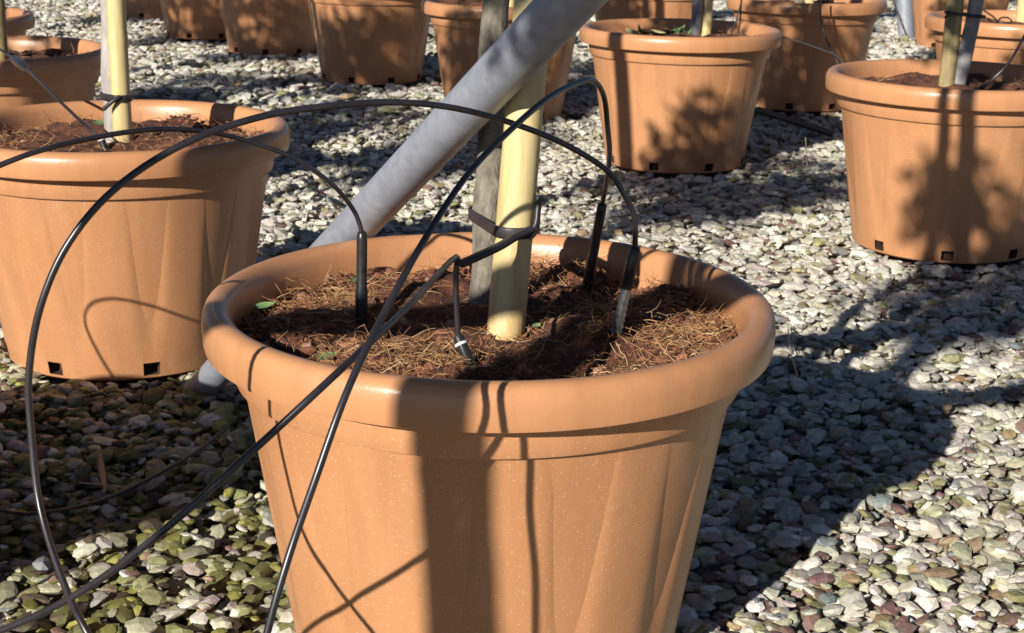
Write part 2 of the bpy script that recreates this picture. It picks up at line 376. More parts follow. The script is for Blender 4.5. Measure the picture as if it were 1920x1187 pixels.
x, y, S = scatter(1.15, 2.75, 2.15, 0.0205, 0.32); z = settle(x, y, S); C = stone_colours(x, y)
# the 300 chippings that show largest are objects of their own
pxs = 960 + F_PX * x / (y * cp + CAM_H * sp); dep = y * cp + CAM_H * sp
vis = (pxs > 0) & (pxs < 1920) & (y > 1.40) & ~((np.abs(pxs - 905) < 400) & (y < 2.0)) & ~((pxs < 480) & (y > 2.1)) & (z > np.percentile(z, 45))
score = np.where(vis, S[:, 0] * S[:, 1] / dep ** 2, -1); top = np.argsort(-score)[:300]; rest = np.ones(len(x), bool); rest[top] = False
near = bake_mixed(x[rest], y[rest], z[rest], S[rest], C[rest], CH, P1, T1, 0.24, 0.88)
x2, y2, S2 = scatter(2.75, 4.9, 1.35, 0.0215, 0.25); z2 = settle(x2, y2, S2); C2 = stone_colours(x2, y2)
far = bake_mixed(x2, y2, z2, S2, C2, CH_FAR, P0, T0, 0.25, 0.8)
x3, y3, S3 = scatter(4.9, 10.0, 1.0, 0.035, 0.1); z3 = settle(x3, y3, S3, 0.012); C3 = stone_colours(x3, y3)
far2 = bake_mixed(x3, y3, z3, S3, C3, CH_FAR, P0, T0, 0.25, 0.8)
Vs, Ts, Cs, off = [], [], [], 0
for V_, T_, C_ in (near, far, far2):
    Vs.append(V_); Ts.append(T_ + off); Cs.append(C_); off += len(V_)
gravel = obj('gravel', tri_mesh('gravel', np.concatenate(Vs), np.concatenate(Ts), MAT['stone'], np.concatenate(Cs)), ground)
gravel['kind'] = 'stuff'; gravel['label'] = 'pale grey and mossy stone chippings covering the ground'
stone_me = [mesh('stone', CH[k][0], CH[k][1], MAT['stone_o']) for k in range(18)] + [mesh('stone', P1[k], T1, MAT['stone_o']) for k in range(6)]
for i in top:
    o = obj('stone', stone_me[int(rng.integers(24))], ground, (x[i], y[i], z[i]))
    o.rotation_euler = (rng.normal(0, 0.2), rng.normal(0, 0.2), rng.uniform(0, 6.28)); o.scale = tuple(S[i]); o.color = (*C[i], 1)

# ------------------------------------------------------------------ pots
NT = 240
def groove(a):
    """0 on the plain panels, 1 in the middle of each of the twelve flutes; a in degrees from the side facing the camera"""
    k = ((a - 21.5 + 15) % 30) - 15; k = abs(k) / 8.6
    return 0.0 if k >= 1 else (0.5 + 0.5 * math.cos(math.pi * k)) ** 1.15
def body_mesh():
    zs = [0.0, 0.003, 0.007, 0.028] + list(np.linspace(0.05, 0.285, 12)) + [0.296, 0.2985]
    V, Fc = [], []
    for z in zs:
        base = 0.191 + (0.2385 - 0.191) * z / 0.298
        if z < 0.002: base -= 0.004
        dep = 0.0090 * min(1, max(0, (z - 0.03) / 0.22)) ** 0.7
        if z > 0.297: dep = 0.0; base = 0.2425
        for k in range(NT):
            a = 2 * math.pi * k / NT; r = base - dep * groove(math.degrees(a) + 90)
            V.append((r * math.cos(a), r * math.sin(a), z))
    holes = {(2, (h * 30 + 12 + q) % NT) for h in range(8) for q in range(5)}
    for j in range(len(zs) - 1):
        for k in range(NT):
            if (j, k) not in holes: Fc.append((j * NT + k, j * NT + (k + 1) % NT, (j + 1) * NT + (k + 1) % NT, (j + 1) * NT + k))
    Fc.append(tuple(range(NT - 1, -1, -1)))
    # inner wall
    n0 = len(V); iv, if_ = lathe([(0.2385, 0.298), (0.192, 0.036)], 80); V += iv; Fc += [tuple(i + n0 for i in f) for f in if_]
    me = mesh('pot_body', V, Fc, MAT['terra'], True); me.set_sharp_from_angle(angle=math.radians(32)); return me
def rim_mesh():
    pr = [(0.2400, 0.300), (0.2440, 0.345), (0.2465, 0.358), (0.2500, 0.3660), (0.2550, 0.3700), (0.2610, 0.3710), (0.2668, 0.3697), (0.2713, 0.3662), (0.2740, 0.3602), (0.2750, 0.3520), (0.2744, 0.3370), (0.2732, 0.3318), (0.2708, 0.3306), (0.249, 0.3312)]
    V, Fc = lathe(pr, 160); me = mesh('pot_rim', V, Fc, MAT['terra_rim'], True); me.set_sharp_from_angle(angle=math.radians(40)); return me
def collar_mesh():
    V, Fc = lathe([(0.2495, 0.3315), (0.2480, 0.315), (0.2462, 0.3000), (0.2452, 0.2978), (0.2415, 0.2975)], 160)
    me = mesh('pot_collar', V, Fc, MAT['terra'], True); me.set_sharp_from_angle(angle=math.radians(40)); return me
def hole_mesh():
    """the dark recess behind one drainage slot"""
    a0, a1 = math.radians(-3.9), math.radians(3.9); V = []
    for r in (0.1905, 0.172):
        for a, z in ((a0, 0.0065), (a1, 0.0065), (a1, 0.0285), (a0, 0.0285)): V.append((r * math.cos(a), r * math.sin(a), z))
    return mesh('drainage_hole', V, [(0, 1, 5, 4), (1, 2, 6, 5), (2, 3, 7, 6), (3, 0, 4, 7), (4, 5, 6, 7)], MAT['dark'])
BODY, RIM, COLLAR, HOLE = body_mesh(), rim_mesh(), collar_mesh(), hole_mesh()
def make_pot(x, y, rz, label, group='terracotta pots in rows on the gravel', full=True):
    p = empty('plant_pot', (x, y, 0.0), rz); tag(p, label, 'plant pot', group)
    obj('body', BODY, p); obj('rim', RIM, p); obj('collar', COLLAR, p)
    if full:
        for h in range(8): obj('drainage_hole', HOLE, p, rz=math.radians(h * 45 + 21.75))
    return p

# ------------------------------------------------------------------ soil with bark chunks and coir
def soil_height(x, y, seed):
    s = seed * 3.1
    return (0.009 * math.sin(19 * x + s) * math.cos(23 * y - s) + 0.005 * math.sin(47 * x - 31 * y + s) + 0.0035 * math.sin(83 * y + 61 * x + 2 * s))
def soil_mesh(seed, mound=0.0):
    V, Fc, n, nr = [], [], 96, 22
    for j in range(nr + 1):
        for k in range(n):
            r = 0.2425 * j / nr; a = 2 * math.pi * k / n; xx, yy = r * math.cos(a), r * math.sin(a)
            V.append((xx, yy, 0.338 + soil_height(xx, yy, seed) + mound * (1 - (j / nr) ** 2) - (0.006 if j > nr - 2 else 0)))
    for j in range(nr):
        for k in range(n): Fc.append((j * n + k, j * n + (k + 1) % n, (j + 1) * n + (k + 1) % n, (j + 1) * n + k))
    return mesh('potting_soil', V, Fc, MAT['soil'], True)
def patch(x, y, seed):
    """how thick the straw-coloured coir lies here"""
    s = seed * 1.7
    return 0.5 + 0.5 * math.sin(13 * x + 4 * y + s) * math.cos(15 * y - 6 * x + 0.7 * s)
def litter_mesh(seed, nb, nf, mask):
    r_ = np.random.default_rng(seed); Vs, Ts, Cs, off = [], [], [], 0
    for _ in range(nb):                                        # bark crumbs
        a = r_.uniform(0, 6.283); r = 0.236 * math.sqrt(r_.uniform()); xx, yy = r * math.cos(a), r * math.sin(a)
        L = min(0.0085, 0.0024 * math.exp(abs(r_.normal(0, 0.5)))); s = np.array([L, L * r_.uniform(0.5, 0.9), L * r_.uniform(0.35, 0.7)])
        q = P0[r_.integers(40)] * s * r_.uniform(0.8, 1.2, (12, 1)); ang = r_.uniform(0, 6.283, 3)
        Rm = np.array(Matrix.Rotation(ang[0], 3, 'Z') @ Matrix.Rotation(r_.normal(0, 0.5), 3, 'X'))
        V = q @ Rm.T + np.array([xx, yy, 0.338 + soil_height(xx, yy, seed) + s[2] * 0.5])
        c = np.array([(0.18, 0.066, 0.036), (0.26, 0.105, 0.058), (0.085, 0.034, 0.021), (0.32, 0.18, 0.12)][r_.choice(4, p=[0.4, 0.3, 0.2, 0.1])]) * r_.uniform(0.7, 1.25)
        Vs.append(V); Ts.append(T0 + off); Cs.append(np.tile(c, (len(V), 1))); off += len(V)
    done = 0
    while done < nf:                                           # coir fibres
        a = r_.uniform(0, 6.283); r = 0.234 * math.sqrt(r_.uniform()); xx, yy = r * math.cos(a), r * math.sin(a)
        m_ = mask(xx, yy)
        if r_.uniform() > m_: continue
        done += 1; L = r_.uniform(0.007, 0.036); n = 6; h = r_.uniform(0, 6.283); kz = r_.normal(0, 45); p = np.array([xx, yy, 0.340 + soil_height(xx, yy, seed) + m_ * abs(r_.normal(0, 0.006))]); pts = [p.copy()]
        vz = r_.normal(0.05, 0.35)
        for k in range(n - 1):
            h += kz * L / n + r_.normal(0, 0.25); d = np.array([math.cos(h), math.sin(h), vz]); vz += r_.normal(-0.08, 0.3); d /= np.linalg.norm(d); p = p + d * L / (n - 1)
            rr = math.hypot(p[0], p[1])
            if rr > 0.238: p[:2] *= 0.238 / rr
            p[2] = max(p[2], 0.3365 + soil_height(p[0], p[1], seed)); pts.append(p.copy())
        V, Fq = tube_geo(pts, np.linspace(1, 0.5, n) * r_.uniform(0.00024, 0.0005), 3, False)
        T = np.array([t for f in Fq for t in ((f[0], f[1], f[2]), (f[0], f[2], f[3]))])
        c = np.array([(0.42, 0.235, 0.10), (0.30, 0.135, 0.055), (0.55, 0.38, 0.20), (0.18, 0.075, 0.035)][r_.choice(4, p=[0.32, 0.32, 0.14, 0.22])]) * r_.uniform(0.75, 1.2)
        V = np.array(V); Vs.append(V); Ts.append(T + off); Cs.append(np.tile(c, (len(V), 1))); off += len(V)
    return tri_mesh('coir_litter', np.concatenate(Vs), np.concatenate(Ts), MAT['fibre'], np.concatenate(Cs))
def gauss(x, y, cx, cy, sx, sy): return math.exp(-((x - cx) / sx) ** 2 - ((y - cy) / sy) ** 2)
def front_mask(x, y):
    return min(1, 0.16 + gauss(x, y, -0.06, -0.14, 0.11, 0.06) + gauss(x, y, 0.19, -0.02, 0.06, 0.12) + gauss(x, y, -0.17, 0.09, 0.07, 0.07) + gauss(x, y, 0.05, 0.19, 0.06, 0.05) + 0.5 * gauss(x, y, 0.1, 0.02, 0.08, 0.08))
LIT_FRONT = litter_mesh(11, 5200, 4600, front_mask); LIT_LEFT = litter_mesh(12, 1500, 1300, lambda x, y: min(1, 0.3 + 0.7 * patch(x, y, 12))); LIT_FAR = litter_mesh(13, 350, 420, lambda x, y: patch(x, y, 13))
SOIL_FRONT, SOIL_LEFT, SOIL_FAR = soil_mesh(11, 0.004), soil_mesh(12, 0.006), soil_mesh(13, 0.004)
def make_soil(x, y, sm, lm, label, group='potting soil inside the pots'):
    s = obj('potting_soil', sm, None, (x, y, 0)); tag(s, label, 'soil', group, 'stuff')
    l = obj('coir_litter', lm, s); l['kind'] = 'stuff'
    return s

# ------------------------------------------------------------------ stakes, trees
def crown_mesh(seed, n=1500):
    r_ = np.random.default_rng(seed); cl = r_.normal(size=(26, 3)); cl /= np.linalg.norm(cl, axis=1)[:, None]; cl *= (r_.uniform(0.25, 1.0, 26) ** 0.5)[:, None]
    c = cl[r_.integers(0, 26, n)] * 0.82 + r_.normal(0, 0.17, (n, 3)); d = r_.normal(size=(n, 3)); d /= np.linalg.norm(d, axis=1)[:, None]
    e = np.cross(d, r_.normal(size=(n, 3))); e /= np.linalg.norm(e, axis=1)[:, None]; L = r_.uniform(0.07, 0.13, n)[:, None]
    up_ = np.cross(d, e) * L * 0.12
    V = np.stack([c - d * L, c - e * L * 0.42 + up_, c + d * L, c + e * L * 0.42 + up_], 1).reshape(-1, 3)
    b = np.arange(n)[:, None] * 4; T = np.concatenate([b + np.array([[0, 1, 2]]), b + np.array([[0, 2, 3]])])
    return tri_mesh('crown', V, T, MAT['leaf'])
CROWNS = [crown_mesh(s) for s in (31, 32, 33)]
def twig_mesh(seed):
    r_ = np.random.default_rng(seed); V, Fc = [], []
    for k in range(9):
        a = r_.uniform(0, 6.283); e = np.array([math.cos(a) * 0.75, math.sin(a) * 0.75, r_.uniform(-0.3, 0.9)])
        s = np.array([0, 0, r_.uniform(-0.9, 0.2)]); q = spline([s, s * 0.5 + e * 0.45 + (0, 0, 0.1), e], 0.2); v, f = tube_geo(q, np.linspace(0.028, 0.008, len(q)), 5)
        o_ = len(V); V += v; Fc += [tuple(i + o_ for i in g) for g in f]
    return mesh('branches', V, Fc, MAT['bark'], True)
TWIGS = twig_mesh(5)
def make_tree(pts, r0, label, cz, cr, bark='bark', k=0, group='young trees in the pots', knobs=0, crown_xy=None):
    """pts: trunk path in world metres from the soil up; cz, cr: crown centre height and radii"""
    b = pts[0]; t = empty('young_tree', b); tag(t, label, 'tree', group)
    rel = [np.array(p) - np.array(b) for p in pts]; q = spline(rel, 0.02); n = len(q)
    r_ = np.random.default_rng(int(abs(b[0] * 991 + b[1] * 577)) + 3)
    rad = r0 * (1 - 0.25 * np.linspace(0, 1, n)) * (1 + 0.05 * np.sin(np.arange(n) * 0.55 + r_.uniform(0, 6)) + r_.normal(0, 0.018, n))
    q = q + np.stack([np.sin(np.arange(n) * 0.21) * r0 * 0.10, np.cos(np.arange(n) * 0.17) * r0 * 0.10, np.zeros(n)], 1)
    for _ in range(knobs):
        j = int(r_.integers(4, max(5, min(n - 4, 28)))); rad[j - 1:j + 2] *= (1.07, 1.14, 1.06)
    tr = obj('trunk', tube_mesh('trunk', q, rad, MAT[bark], 14), t)
    c = obj('crown', CROWNS[k % 3], t, (q[-1][0], q[-1][1], cz - b[2]), k * 1.3); c.scale = cr
    w_ = obj('branches', TWIGS, c)
    return t
def make_stake(b, top, r, label, m='bamboo', group='bamboo stakes tied to the young trees', end=False):
    s = empty('bamboo_stake', b); tag(s, label, 'stake', group); d = np.array(top) - np.array(b); L = np.linalg.norm(d); n = int(L / 0.01); tt = np.linspace(0, 1, n)
    rad = r * (1 - 0.10 * tt); ph = 0.17 if not end else 0.285
    zz = tt * L; k = np.abs(((zz - ph + 0.2) % 0.4) - 0.2); rad = rad * (1 + 0.09 * np.exp(-(k / 0.006) ** 2))
    st = 0
    if end:
        e = obj('stained_foot', tube_mesh('stained_foot', np.array([d * 0 - d / L * 0.02, d / L * 0.006, d / L * 0.014, d / L * 0.0215]), [r * 0.985, r * 0.99, r * 1.003, r * 1.003], MAT['bamboo_end'], 20), s); st = 2
    P = np.outer(tt, d); P[0] -= d / L * (0.02 if not end else 0); obj('cane', tube_mesh('cane', P[st:], rad[st:], MAT[m], 20), s)
    return s
def ring_path(c, ax, R1, R2, ang, dz=0.0, n=28):
    pts = []
    for k in range(n + 1):
        a = 2 * math.pi * k / n; u = R1 * math.cos(a); v = R2 * math.sin(a)
        pts.append((c[0] + u * math.cos(ang) - v * math.sin(ang), c[1] + u * math.sin(ang) + v * math.cos(ang), c[2] + dz * math.cos(a)))
    return np.array(pts)
def stadium(c, a, ra, b, rb, n=14):
    """closed loop round two parallel stems at a and b, relative to c"""
    pts = []
    for (px_, py_), r_ in ((a, ra), (b, rb)):
        for k in range(40): pts.append((px_ + r_ * math.cos(k * math.pi / 20), py_ + r_ * math.sin(k * math.pi / 20)))
    pts = sorted(set(pts)); cr2 = lambda o_, p_, q_: (p_[0] - o_[0]) * (q_[1] - o_[1]) - (p_[1] - o_[1]) * (q_[0] - o_[0]); hull = []
    for seq in (pts, pts[::-1]):
        h_ = []
        for p_ in seq:
            while len(h_) > 1 and cr2(h_[-2], h_[-1], p_) <= 0: h_.pop()
            h_.append(p_)
        hull += h_[:-1]
    hull.append(hull[0]); hull.append(hull[1])
    return np.array([(p_[0] - c[0], p_[1] - c[1], 0.0) for p_ in hull])
def ribbon(path, half_w, half_t, m, name):
    """flat strap: wide along z, thin across"""
    path = np.asarray(path); tan = np.gradient(path, axis=0); tan /= np.linalg.norm(tan, axis=1)[:, None]; V = []
    for p, t in zip(path, tan):
        wz = np.array([0, 0, 1.0]) - t * t[2]; wz /= np.linalg.norm(wz) + 1e-9; s = np.cross(t, wz)
        for a, b in ((-1, -0.6), (-0.7, -1), (0.7, -1), (1, -0.6), (1, 0.6), (0.7, 1), (-0.7, 1), (-1, 0.6)): V.append(p + wz * half_w * a + s * half_t * b)
    n = len(path); Fc = [(i * 8 + k, i * 8 + (k + 1) % 8, (i + 1) * 8 + (k + 1) % 8, (i + 1) * 8 + k) for i in range(n - 1) for k in range(8)] + [tuple(range(7, -1, -1)), tuple((n - 1) * 8 + k for k in range(8))]
    return mesh(name, V, Fc, m, True)
G_POT = 'terracotta pots in rows on the gravel'

# --- the pot in the foreground
px, py, pz = POTS['front']
make_pot(px, py, pz, 'large terracotta pot in the foreground, rim and soil in full view')
make_soil(px, py, SOIL_FRONT, LIT_FRONT, 'brown soil with straw coloured coir in the foreground pot')
make_stake((-0.006, 1.371, 0.335), (0.072, 1.524, 1.5), 0.0183, 'thick yellow bamboo stake standing in the foreground pot', end=True)
make_tree([(-0.034, 1.446, 0.325), (-0.0285, 1.447, 0.372), (-0.027, 1.45, 0.44), (-0.024, 1.46, 0.48), (-0.024, 1.475, 0.53), (-0.023, 1.50, 0.62), (0.012, 1.51, 0.9), (0.035, 1.53, 1.3), (0.04, 1.53, 1.5)], 0.0150,
          'grey barked young tree behind the yellow stake in the foreground pot', 1.54, (0.26, 0.26, 0.25), 'bark', 0, knobs=2)
tie = empty('tree_tie', (-0.010, 1.415, 0.437)); tag(tie, 'black rubber tie round trunk and thick stake of foreground pot', 'tree tie', 'black ties holding trees to stakes')
obj('loop', ribbon(stadium((-0.010, 1.415), (0.0008, 1.3843), 0.0200, (-0.027, 1.450), 0.0170), 0.0055, 0.0014, MAT['strap'], 'loop'), tie)
obj('tail', tube_mesh('tail', spline([(0.027, -0.044, 0.003), (0.012, -0.062, 0.000), (-0.004, -0.088, -0.004), (-0.036, -0.128, -0.010)], 0.006), np.array([0.0042]), MAT['strap'], 8), tie)
obj('knot', ribbon(spline([(0.024, -0.046, -0.004), (0.031, -0.042, 0.004), (0.033, -0.036, 0.022), (0.034, -0.034, 0.034)], 0.004), 0.0042, 0.0024, MAT['strap'], 'knot'), tie)

# --- the pot on the left
px, py, pz = POTS['left']
make_pot(px, py, pz, 'terracotta pot behind the foreground pot, cut by the left picture edge')
make_soil(px, py, SOIL_LEFT, LIT_LEFT, 'brown fibrous soil in the pot cut by the left picture edge')
make_stake((-0.622, 2.342, 0.333), (-0.628, 2.39, 1.45), 0.0150, 'yellow bamboo stake beside pale trunk in the left pot')
make_tree([(-0.643, 2.361, 0.325), (-0.642, 2.364, 0.40), (-0.643, 2.367, 0.48), (-0.641, 2.372, 0.56), (-0.643, 2.385, 0.9), (-0.643, 2.40, 1.3), (-0.64, 2.40, 1.5)], 0.0142,
          'pale grey trunked young tree in the left pot', 1.54, (0.26, 0.26, 0.25), 'bark_pale', 1, knobs=3)
tie = empty('tree_tie', (-0.637, 2.362, 0.415)); tag(tie, 'black tie round pale trunk and yellow stake in the left pot', 'tree tie', 'black ties holding trees to stakes')
obj('loop', ribbon(stadium((-0.637, 2.362), (-0.6224, 2.3455), 0.0166, (-0.642, 2.364), 0.0162), 0.0055, 0.0014, MAT['strap'], 'loop'), tie)
obj('tail', tube_mesh('tail', spline([(0.018, -0.034, 0.004), (0.006, -0.040, -0.004), (-0.008, -0.038, -0.016)], 0.005), np.array([0.0035]), MAT['strap'], 8), tie)
obj('knot', ribbon(spline([(0.024, -0.026, 0.0), (0.034, -0.022, 0.006), (0.046, -0.018, 0.008)], 0.004), 0.004, 0.002, MAT['strap'], 'knot'), tie)

# --- the pot on the right
px, py, pz = POTS['right']
make_pot(px, py, pz, 'terracotta pot on the gravel, cut by the right picture edge')
make_soil(px, py, SOIL_FAR, LIT_FAR, 'dark soil in the pot cut by the right picture edge')
make_stake((0.930, 3.225, 0.333), (0.945, 3.27, 1.45), 0.0180, 'weathered mossy bamboo stake in the pot at the right edge', 'bamboo_old')
make_tree([(0.950, 3.225, 0.325), (0.956, 3.225, 0.37), (0.963, 3.225, 0.42), (0.974, 3.225, 0.53), (0.985, 3.23, 0.8), (0.98, 3.24, 1.3), (0.97, 3.23, 1.5)], 0.0170,
          'dark smooth trunked young tree beside mossy stake in the right pot', 1.54, (0.26, 0.26, 0.25), 'bark_blue', 2, knobs=3)
tie = empty('tree_tie', (0.954, 3.225, 0.492)); tag(tie, 'thin black tie round dark trunk and mossy stake, right pot', 'tree tie', 'black ties holding trees to stakes')
obj('loop', tube_mesh('loop', ring_path((0, 0, 0), 0, 0.042, 0.0205, math.radians(0), -0.004), 0.0032, MAT['strap'], 8), tie)
obj('tail', tube_mesh('tail', spline([(-0.030, -0.018, 0.004), (-0.040, -0.026, 0.002), (-0.050, -0.026, -0.006)], 0.004), np.array([0.003]), MAT['strap'], 8), tie)

# --- the other pots in view
VIEW = {
    'mid': ('terracotta pot right of the slanting pipe, its whole front in view', 'soil with weeds in the pot right of the slanting pipe'),
    'A': ('terracotta pot partly hidden behind the slanting pipe and bamboo stake', 'soil in the pot behind the slanting pipe'),
    'B': ('terracotta pot with arched leaf shadow, just left of the slanting pipe', 'soil in the pot with the arched leaf shadow'),
    'C': ('terracotta pot at the top edge, third left of the slanting pipe', 'soil in the third pot left of the slanting pipe'),
    'D': ('shaded terracotta pot at the top edge, fourth left of the pipe', 'soil in the fourth pot left of the slanting pipe'),
    'E': ('farthest terracotta pot at the top edge beside the yellow left stake', 'soil in the farthest pot beside the yellow left stake'),
    'F': ('terracotta pot at the top between the middle pot and right pot', 'soil in the pot between middle pot and right pot'),
    'G': ('dappled terracotta pot directly behind the pot right of the pipe', 'soil in the pot directly behind the middle pot'),
    'H': ('terracotta pot in the top right corner behind the mossy stake', 'soil in the pot in the top right corner'),
    'I': ('narrow strip of a distant terracotta pot beside the grey post', 'soil in the distant pot beside the grey post'),
    'J': ('distant shaded terracotta pot behind the top right corner pot', 'soil in the distant pot behind the corner pot'),
    'L2': ('terracotta pot at the left edge behind the pale trunk', 'soil in the pot behind the pale left trunk'),
    'L3': ('small corner of a terracotta pot in the top left', 'soil in the pot in the top left corner'),
}
for i, (key, (lab, slab)) in enumerate(VIEW.items()):
    x_, y_, r_ = POTS[key]; make_pot(x_, y_, r_, lab); make_soil(x_, y_, SOIL_FAR, LIT_FAR, slab)
    sx, sy, tx, ty = {'mid': (0.527, 4.215, 0.495, 4.20), 'H': (1.574, 4.72, 1.61, 4.74), 'L2': (-1.166, 3.386, -1.196, 3.40)}.get(key, (x_ + 0.015, y_ + 0.02, x_ - 0.02, y_ + 0.03))
    where = lab.split(',')[0].replace('terracotta pot', 'pot')
    make_stake((sx, sy, 0.333), (sx + 0.02, sy + 0.02, 1.45), 0.0165 if key != 'H' else 0.019, 'bamboo stake in the ' + where, 'bamboo' if key in ('H', 'mid') else 'bamboo_old' if key == 'L2' else 'bamboo')
    make_tree([(tx, ty, 0.325), (tx + 0.003, ty, 0.45), (tx - 0.005, ty + 0.01, 0.8), (tx + 0.01, ty, 1.2), (tx, ty, 1.5)], 0.0155, 'young tree in the ' + where, 1.52, (0.25, 0.25, 0.24), 'bark_blue' if key in ('mid', 'L2') else 'bark', i)

# --- neighbours behind the camera whose shadows fall into the picture
for i, (key, (x_, y_)) in enumerate(OUT.items()):
    g = 'potted trees beside and behind the camera'
    make_pot(x_, y_, i * 0.37, 'terracotta pot outside the picture beside the camera', g, False)
    make_soil(x_, y_, SOIL_FAR, LIT_FAR, 'soil in a pot outside the picture', g)
    make_stake((x_ - 0.046, y_ + 0.006, 0.333), (x_ + 0.026, y_ + 0.006, 1.45), 0.0172, 'bamboo stake outside the picture casting a shadow', 'bamboo', g)
    cz, cr_, ch = (1.56, 0.27, 0.24) if key != 'r0b' else (1.33, 0.34, 0.22)
    make_tree([(x_ - 0.020, y_ - 0.008, 0.325), (x_ + 0.011, y_ - 0.008, 0.8), (x_ + 0.042, y_ - 0.008, 1.3), (x_ + 0.048, y_ - 0.008, cz - 0.1)], 0.0158, 'young tree outside the picture casting a leafy shadow', cz, (cr_, cr_, ch), 'bark', i, g)

# ------------------------------------------------------------------ steelwork
foot, tp = np.array((-0.4964, 2.1903, -0.03)), np.array((0.0254, 1.294, 0.638))
d = (tp - foot) / np.linalg.norm(tp - foot)
pipe = obj('slanting_pipe', tube_mesh('slanting_pipe', [foot, foot + d * 0.4, foot + d * 0.9, foot + d * 1.5, foot + d * 2.2], 0.0228, MAT['galv'], 32))
tag(pipe, 'grey galvanised steel pipe slanting across behind the foreground pot', 'pipe')
rail = empty('support_frame', (-0.548, 0.366, 0.0)); tag(rail, 'galvanised rail on two posts outside the picture casting a bar shadow', 'frame')
rd = np.array((0.966, 0.259, 0.0)); c0 = np.array((0.0, 0.0, 0.907))
obj('rail', tube_mesh('rail', [c0 - rd * 2.4, c0, c0 + rd * 3.6], 0.0235, MAT['galv'], 24), rail)
for s in (-2.3, 3.5):
    q = c0 + rd * s; obj('post', tube_mesh('post', [(q[0], q[1], -0.05), (q[0], q[1], 0.5), (q[0], q[1], 0.885)], 0.024, MAT['galv'], 20), rail)
post = obj('steel_post', tube_mesh('steel_post', [(2.03, 7.84, -0.05), (2.00, 7.85, 0.2), (1.80, 7.88, 1.7)], 0.042, MAT['galv'], 20)); tag(post, 'grey steel post standing behind the pots at top right', 'post')

# ------------------------------------------------------------------ irrigation tubes
def dripper(top, base, parent, style='plain'):
    """arrow dripper pushed into the soil, its sleeve at the top"""
    a, b = np.array(top), np.array(base); b = b + (b - a) / np.linalg.norm(b - a) * 0.012; L = np.linalg.norm(b - a)
    P = lambda t: a + (b - a) * t
    if style == 'grooved':
        s = obj('dripper', tube_mesh('dripper', [P(-.02), P(0), P(0.1), P(0.34), P(0.36)], [0.0030, 0.0052, 0.0058, 0.0058, 0.0046], MAT['dripper'], 12), parent)
        n = 26; path = np.array([P(0.34 + 0.66 * k / n) for k in range(n + 1)])
        sp_ = obj('spike', tube_mesh('spike', path, [0.0062 if k % 2 else 0.0049 for k in range(n + 1)], MAT['dripper_grey'], 6), s)
    else:
        s = obj('dripper', tube_mesh('dripper', [P(-.02), P(0), P(0.06), P(0.52), P(0.55), P(0.9), P(1)], [0.0028, 0.0048, 0.0053, 0.0053, 0.0062, 0.0060, 0.0045], MAT['dripper'], 14), parent)
        if style == 'ring':
            obj('ring', tube_mesh('ring', [P(0.10), P(0.14)], [0.0060, 0.0060], MAT['white'], 14), s)
    return s
def drip_tube(pts, label, rad=0.0025, m='tube', tips=(), step=0.008):
    b = np.array(pts[-1]); t = empty('drip_tube', tuple(b)); tag(t, label, 'drip tube', 'black drip irrigation tubes')
    obj('tubing', tube_mesh('tubing', spline([np.array(p) - b for p in pts], step), np.array([rad]), MAT[m], 10), t)
    for top, base, style in tips: dripper(np.array(top) - b, np.array(base) - b, t, style)
    return t
drip_tube([(-0.146, 1.399, 0.427), (-0.151, 1.399, 0.444), (-0.162, 1.389, 0.465), (-0.178, 1.379, 0.484), (-0.209, 1.359, 0.509), (-0.257, 1.330, 0.531), (-0.294, 1.280, 0.545), (-0.329, 1.240, 0.548), (-0.373, 1.190, 0.544), (-0.407, 1.160, 0.534), (-0.456, 1.130, 0.512), (-0.523, 1.120, 0.468), (-0.60, 1.15, 0.36), (-0.66, 1.2, 0.18), (-0.72, 1.27, 0.01)],
          'black tube arching left from the dripper at the back left soil', 0.0023, tips=[((-0.146, 1.399, 0.427), (-0.148, 1.399, 0.333), 'plain')])
drip_tube([(0.113, 1.338, 0.431), (0.110, 1.330, 0.464), (0.099, 1.323, 0.486), (0.084, 1.318, 0.507), (0.049, 1.290, 0.533), (0.006, 1.250, 0.557), (-0.042, 1.200, 0.578), (-0.086, 1.160, 0.589), (-0.128, 1.125, 0.592), (-0.182, 1.085, 0.589), (-0.234, 1.050, 0.574), (-0.280, 1.030, 0.545), (-0.312, 1.015, 0.508), (-0.332, 1.005, 0.464), (-0.344, 1.005, 0.414), (-0.344, 1.000, 0.375), (-0.337, 0.985, 0.320), (-0.313, 0.950, 0.279), (-0.289, 0.920, 0.255), (-0.261, 0.910, 0.210), (-0.233, 0.920, 0.154), (-0.2, 0.93, 0.06), (-0.16, 0.96, 0.008)],
          'black tube in a great arch down the left side of the picture', 0.00265, tips=[((0.113, 1.338, 0.431), (0.095, 1.338, 0.333), 'grooved')])
drip_tube([(0.093, 1.534, 0.430), (0.094, 1.460, 0.491), (0.090, 1.440, 0.526), (0.084, 1.420, 0.560), (0.071, 1.380, 0.580), (0.054, 1.340, 0.582), (0.029, 1.280, 0.578), (-0.003, 1.200, 0.563), (-0.035, 1.130, 0.540), (-0.063, 1.060, 0.507), (-0.089, 0.990, 0.467), (-0.109, 0.935, 0.429), (-0.128, 0.910, 0.376), (-0.143, 0.885, 0.332), (-0.156, 0.870, 0.285), (-0.167, 0.860, 0.234), (-0.174, 0.850, 0.181), (-0.17, 0.84, 0.10), (-0.18, 0.86, 0.04), (-0.2, 0.92, 0.008)],
          'black tube crossing the bamboo stake and rim down to the bottom edge', 0.00265, tips=[((0.093, 1.534, 0.430), (0.08, 1.544, 0.333), 'plain')])
